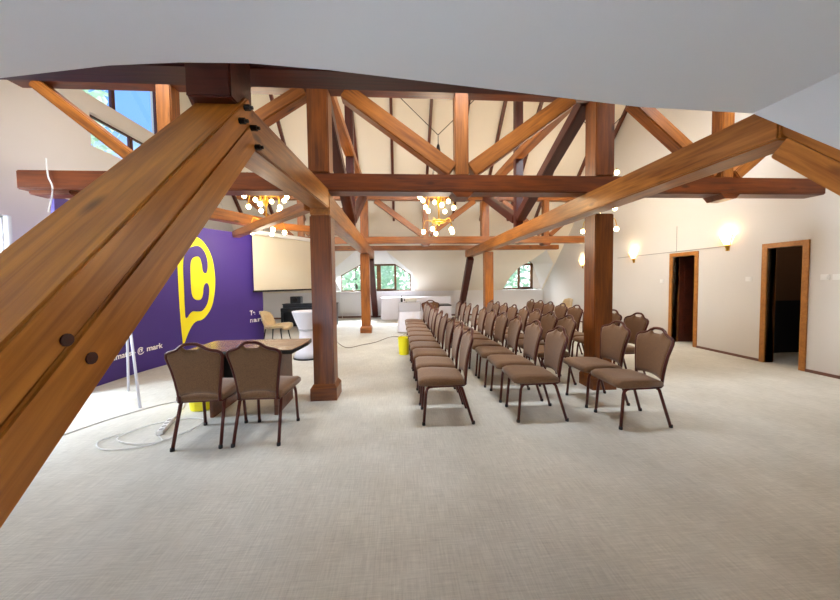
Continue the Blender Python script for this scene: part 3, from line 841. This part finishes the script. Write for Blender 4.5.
cable('floor_cable', [(-2.30, 3.12), (-2.2, 3.0), (-2.42, 2.98), (-2.66, 3.1), (-2.62, 3.3), (-2.5, 3.42), (-2.28, 3.5), (-2.08, 3.45), (-2.06, 3.25), (-2.15, 3.08), (-2.3, 2.92), (-2.6, 2.9), (-2.78, 3.05), (-2.7, 3.2)], .006, M['plast'], 'coiled white cable around the power strip', z=.013)
bm = bmesh.new(); tube(bm, curve_pts([(-3.95, 3.915, 2.9), (-3.94, 3.915, 2.7), (-3.9, 3.915, 2.56), (-3.95, 3.91, 2.3)]), .007, 6)
tag(obj('hanging_cable', bm, M['plast'], smooth=True), 'white cable hanging over the left end of the near tie beam', 'cable')

# ------------------------------------------------------------------ lamps
def point(loc, power, col, r):
    l = bpy.data.lights.new('lamp_or_added_light', 'POINT'); l.energy = power; l.color = col; l.shadow_soft_size = r
    o = bpy.data.objects.new('lamp_or_added_light', l); o.location = loc; COL.objects.link(o); return o
WARM = (1, .89, .72)
CH_POWER = 70
def chandelier(x, lab, dl, dr):
    z = 3.2
    t = thing('chandelier', lab, 'chandelier', (x, YR, 2.4), 0, 'chandeliers')
    J = Matrix.Translation((0, 0, -2.4))
    def add(name, bm, m, sm=True): return obj(name, bm, m, t, smooth=sm, mw=J)
    bm = bmesh.new(); lathe(bm, [(.012, 2.62), (.03, 2.66), (.015, 2.75), (.015, 3.0), (.05, 3.06), (.06, 3.14), (.02, 3.2), (.015, 3.5), (.05, 3.56), (.02, 3.62), (.012, 3.75), (.03, 4.05), (.012, 4.12)], 14); add('stem', bm, M['brass'])
    for (zz, R, r) in ((3.28, .24, .03), (3.58, .2, .02), (2.70, .13, .028)):
        bm = bmesh.new(); tube(bm, [(R*math.cos(2*PI*k/32), R*math.sin(2*PI*k/32), zz) for k in range(32)], r, 8, closed=True)
        for k in range(6):
            a = 2*PI*k/6; tube(bm, [(R*math.cos(a), R*math.sin(a), zz), (.015*math.cos(a), .015*math.sin(a), zz+.03)], .007, 6)
        add('ring', bm, M['brass'])
    spots = [(.40, 3.2, k, 8, .1) for k in range(8)] + [(.40, 3.62, k, 3, 2.9) for k in range(3)] + [(.31, 2.97, k, 5, 1.0) for k in range(5)] + [(.33, 2.5, k, 5, .4) for k in range(5)]
    for (R, zz, k, n, ph) in spots:
        a = 2*PI*k/n+ph; c, s = math.cos(a), math.sin(a); r0 = .24 if zz > 2.9 else .13
        bm = bmesh.new()
        zr = {3.2: 3.28, 2.97: 3.28, 3.62: 3.58, 2.5: 2.7}[zz]
        tube(bm, curve_pts([(r0*c, r0*s, zr), (R*.85*c, R*.85*s, zr+.03), (R*c, R*s, zz+.09), (R*c, R*s, zz+.05)], 4), .008, 6)
        lathe(bm, [(.012, .07), (.025, .05), (.02, .04)], 10, (R*c, R*s, zz))
        arm = add('arm', bm, M['brass'])
        bm = bmesh.new(); g = bmesh.ops.create_icosphere(bm, subdivisions=2, radius=.045)
        for v in g['verts']: v.co = Vector((v.co.x+R*c, v.co.y+R*s, v.co.z*1.1+zz))
        obj('bulb', bm, M['bulb'], arm, smooth=True)
    for k in range(6):
        a = 2*PI*k/6+.3; bm = bmesh.new()
        tube(bm, curve_pts([(.24*math.cos(a), .24*math.sin(a), 3.29), (.15*math.cos(a), .15*math.sin(a), 3.6), (.04*math.cos(a), .04*math.sin(a), 4.1)], 4), .006, 5); add('chain', bm, M['iron'])
    bm = bmesh.new(); lathe(bm, [(.03, 4.08), (.05, 4.14), (.03, 4.26), (.01, 4.3)], 12); tube(bm, [(0, 0, 4.28), (0, 0, 4.48)], .008, 6); add('hook', bm, M['iron'])
    for s in (-dl, dr):
        bm = bmesh.new(); tube(bm, [(0, 0, 4.48), (s, 0, 4.48+.95*abs(s))], .008, 5); add('cable', bm, M['iron'])
    for zz, f in ((3.45, .6), (2.35, .4)): point((x, YR, zz), CH_POWER*f, WARM, .22)
chandelier(-2.62, 'brass chandelier at the left, glowing above the projection screen', 1.75, 1.605)
chandelier(.88, 'big brass chandelier in the middle of the room with two tiers of lit bulbs', 1.725, 1.615)
chandelier(4.38, 'brass chandelier at the right, mostly hidden behind the thick post', 1.715, 1.75)

def sconce(y, z, lab):
    t = thing('wall_sconce', lab, 'wall lamp', (XR, y, z), 0, 'wall sconces')
    bm = bmesh.new(); rings = []
    for r, zz in ((.012, -.13), (.05, -.02), (.085, .06), (.125, .16)):
        rings.append([bm.verts.new((-r*math.sin(PI*k/12)*1.0-.004, -r*math.cos(PI*k/12), zz)) for k in range(13)])
    for A, B in zip(rings[1:-1], rings[2:]):
        for k in range(12): bm.faces.new((A[k], A[k+1], B[k+1], B[k]))
    A, B = rings[0], rings[1]
    cone = bmesh.new()
    ra = [cone.verts.new(v.co+Vector((-.003, 0, 0))) for v in A]; rb = [cone.verts.new(v.co+Vector((-.003, 0, 0))) for v in B]
    for k in range(12): cone.faces.new((ra[k], ra[k+1], rb[k+1], rb[k]))
    cone.faces.new(ra[::-1])
    for v in A: bm.verts.remove(v)
    bmesh.ops.solidify(bm, geom=bm.faces[:], thickness=.004)
    obj('shade', bm, M['shade'], t, smooth=True)
    obj('cup', cone, M['brass'], t, smooth=True)
    obj('back_plate', bx(-.012, 0, -.035, .035, -.13, .02, bev=.003), M['brass'], t)
    bm = bmesh.new(); tube(bm, [(-.015, -.03, -.12), (-.06, -.13, .16)], .006, 6); obj('arm', bm, M['brass'], t, smooth=True)
    bm = bmesh.new(); g = bmesh.ops.create_icosphere(bm, subdivisions=2, radius=.035)
    for v in g['verts']: v.co = Vector((v.co.x-.05, v.co.y, v.co.z*1.3+.09))
    obj('bulb', bm, M['bulb'], t, smooth=True)
    point((XR-.07, y, z+.19), 3, (1, .80, .5), .05)
sconce(5.53, 2.08, 'lit wall lamp between the two doorways')
sconce(7.89, 2.00, 'lit wall lamp just left of the far doorway')
sconce(10.18, 1.95, 'lit wall lamp in the far corner, left of the thick right post')

def plate(y, z, lab, n=1):
    t = thing('light_switch', lab, 'switch', (XR, y, z), 0, 'wall switches')
    obj('cover_plate', bx(-.01, 0, -.05, .05, -.04, .04, bev=.003), M['plast'], t)
    obj('rocker', bx(-.016, -.009, -.028, .028, -.026, .026, bev=.002), M['plast'], t)
plate(5.16, 1.42, 'white light switch left of the near doorway')
plate(7.0, 1.39, 'small switch left of the far doorway')
plate(4.16, 1.44, 'left of the two light switches right of the near doorway')
plate(4.03, 1.44, 'right of the two light switches right of the near doorway')

point((7.2, 4.4, 2.3), 5, (1, .8, .55), .1)  # added light with no visible fitting, brightens the corridor behind the doors
# ------------------------------------------------------------------ outside
struct(obj('ground_outside', bx(-40, 40, -40, 60, -4.2, -4), M['grass']))
def tree(x, y, z0, R, H, lab, n=2600, seed=1):
    rng = random.Random(seed)
    t = thing('tree', lab, 'tree', (x, y, z0), 0, 'trees outside the windows')
    bm = bmesh.new(); tube(bm, [(0, 0, 0), (.1, 0, H*.4), (0, .1, H*.8)], .25, 10, r_end=.08); obj('trunk', bm, M['bark'], t, smooth=True)
    bm = bmesh.new()
    for _ in range(n):
        u, v = rng.uniform(-1, 1), rng.uniform(0, 2*PI); q = rng.uniform(.55, 1)**.5
        r = R*q*math.sqrt(1-u*u)*(1+.25*math.sin(v*5+u*4))
        c = Vector((r*math.cos(v), r*math.sin(v), H*.62+u*H*.42*q))
        d = Vector((rng.uniform(-1, 1), rng.uniform(-1, 1), rng.uniform(-1, 1))).normalized(); e = d.orthogonal().normalized(); s = rng.uniform(.12, .28)
        vs = [bm.verts.new(c+d*s), bm.verts.new(c+e*s*.5), bm.verts.new(c-d*s), bm.verts.new(c-e*s*.5)]
        bm.faces.new(vs)
    o = obj('foliage', bm, M['leaf'], t); o['kind'] = 'stuff'
    return t
tree(-2.4, 18.5, -4, 2.4, 9, 'pale green tree outside the left far window', seed=1)
tree(1.2, 24.0, -4, 2.9, 10.5, 'pale green tree outside, right part of the left far window', seed=2)
tree(8.6, 19.0, -4, 2.9, 9, 'pale green tree outside the small right far window', seed=3)
tree(-12.8, 12.7, -4, 2.0, 15, 'leafy tree seen through the upper gable window', seed=4, n=1800)

# ------------------------------------------------------------------ light from the sky, through the windows and the added skylights
w = bpy.data.worlds.new('sky'); S.world = w; w.use_nodes = True; nt = w.node_tree
bg = nt.nodes['Background']
tc = nt.nodes.new('ShaderNodeTexCoord'); sp = nt.nodes.new('ShaderNodeSeparateXYZ'); cr = nt.nodes.new('ShaderNodeValToRGB')
nt.links.new(tc.outputs['Generated'], sp.inputs[0]); nt.links.new(sp.outputs['Z'], cr.inputs['Fac'])
e = cr.color_ramp.elements
e[0].position = .04; e[0].color = (.95, .97, 1, 1); e[1].position = .34; e[1].color = (.10, .225, .56, 1)
nt.links.new(cr.outputs[0], bg.inputs['Color']); bg.inputs['Strength'].default_value = 1.7
sun = bpy.data.lights.new('sun', 'SUN'); sun.energy = 3.0; sun.angle = .03; so = bpy.data.objects.new('sun', sun)
so.rotation_euler = Vector((.1, -.77, -.62)).to_track_quat('-Z', 'Y').to_euler(); COL.objects.link(so)
ADDED_SKYLIGHT_POWER = 175
def area(loc, to, sx, sy, power, col):
    l = bpy.data.lights.new('window_light', 'AREA'); l.shape = 'RECTANGLE'; l.size = sx; l.size_y = sy; l.energy = power; l.color = col
    o = bpy.data.objects.new('window_light', l); o.location = loc
    o.rotation_euler = (Vector(to)-Vector(loc)).to_track_quat('-Z', 'Z').to_euler(); COL.objects.link(o)
area((-.38, YD-.25, 1.15), (-.3, 0, 1.75), 2.9, 1.25, 2000, (.56, .74, 1))
area((XL-.75, 3.1, 2.0), (XL+3, 4.9, .9), 1.2, 1.2, 230, (.74, .86, 1))
for a, b in SKY:  # area lights shining in through the added skylights
    ym = sum(SY)/2; area(((a+b)/2, ym-.45, ym+CN+.75), ((a+b)/2, ym+.6, ym+CN-1.2), 1.5, 1.5, ADDED_SKYLIGHT_POWER, (.88, .94, 1))
area((-.9, 14.7, 2.85), (-.9, 12.6, .7), 2.6, 1.0, 700, (.86, .93, 1))
area((5.2, 14.7, 2.85), (5.2, 12.6, .7), 1.6, 1.0, 350, (.86, .93, 1))

# ------------------------------------------------------------------ camera
F, CX, CY, HC = 315.0, 420.0, 294.6, 1.45
yaw, pitch, roll = math.radians(4.0), math.radians(2.35), math.radians(.75)
fwd = Vector((math.sin(yaw)*math.cos(pitch), math.cos(yaw)*math.cos(pitch), -math.sin(pitch)))
r0 = Vector((math.cos(yaw), -math.sin(yaw), 0)); u0 = r0.cross(fwd)
rt = math.cos(roll)*r0-math.sin(roll)*u0; upv = math.sin(roll)*r0+math.cos(roll)*u0
cam = bpy.data.cameras.new('camera'); co = bpy.data.objects.new('camera', cam); COL.objects.link(co)
mw = Matrix((rt, upv, -fwd)).transposed().to_4x4(); mw.translation = (0, 0, HC); co.matrix_world = mw
cam.sensor_fit = 'HORIZONTAL'; cam.sensor_width = 36; cam.lens = F/840*36
cam.shift_y = (CY-300)/840
cam.clip_start = .02
S.camera = co
S.view_settings.view_transform = 'Standard'; S.view_settings.look = 'None'; S.view_settings.gamma = 1; S.view_settings.use_curve_mapping = False
S.view_settings.exposure = .76
S.cycles.max_bounces = 8; S.cycles.diffuse_bounces = 5
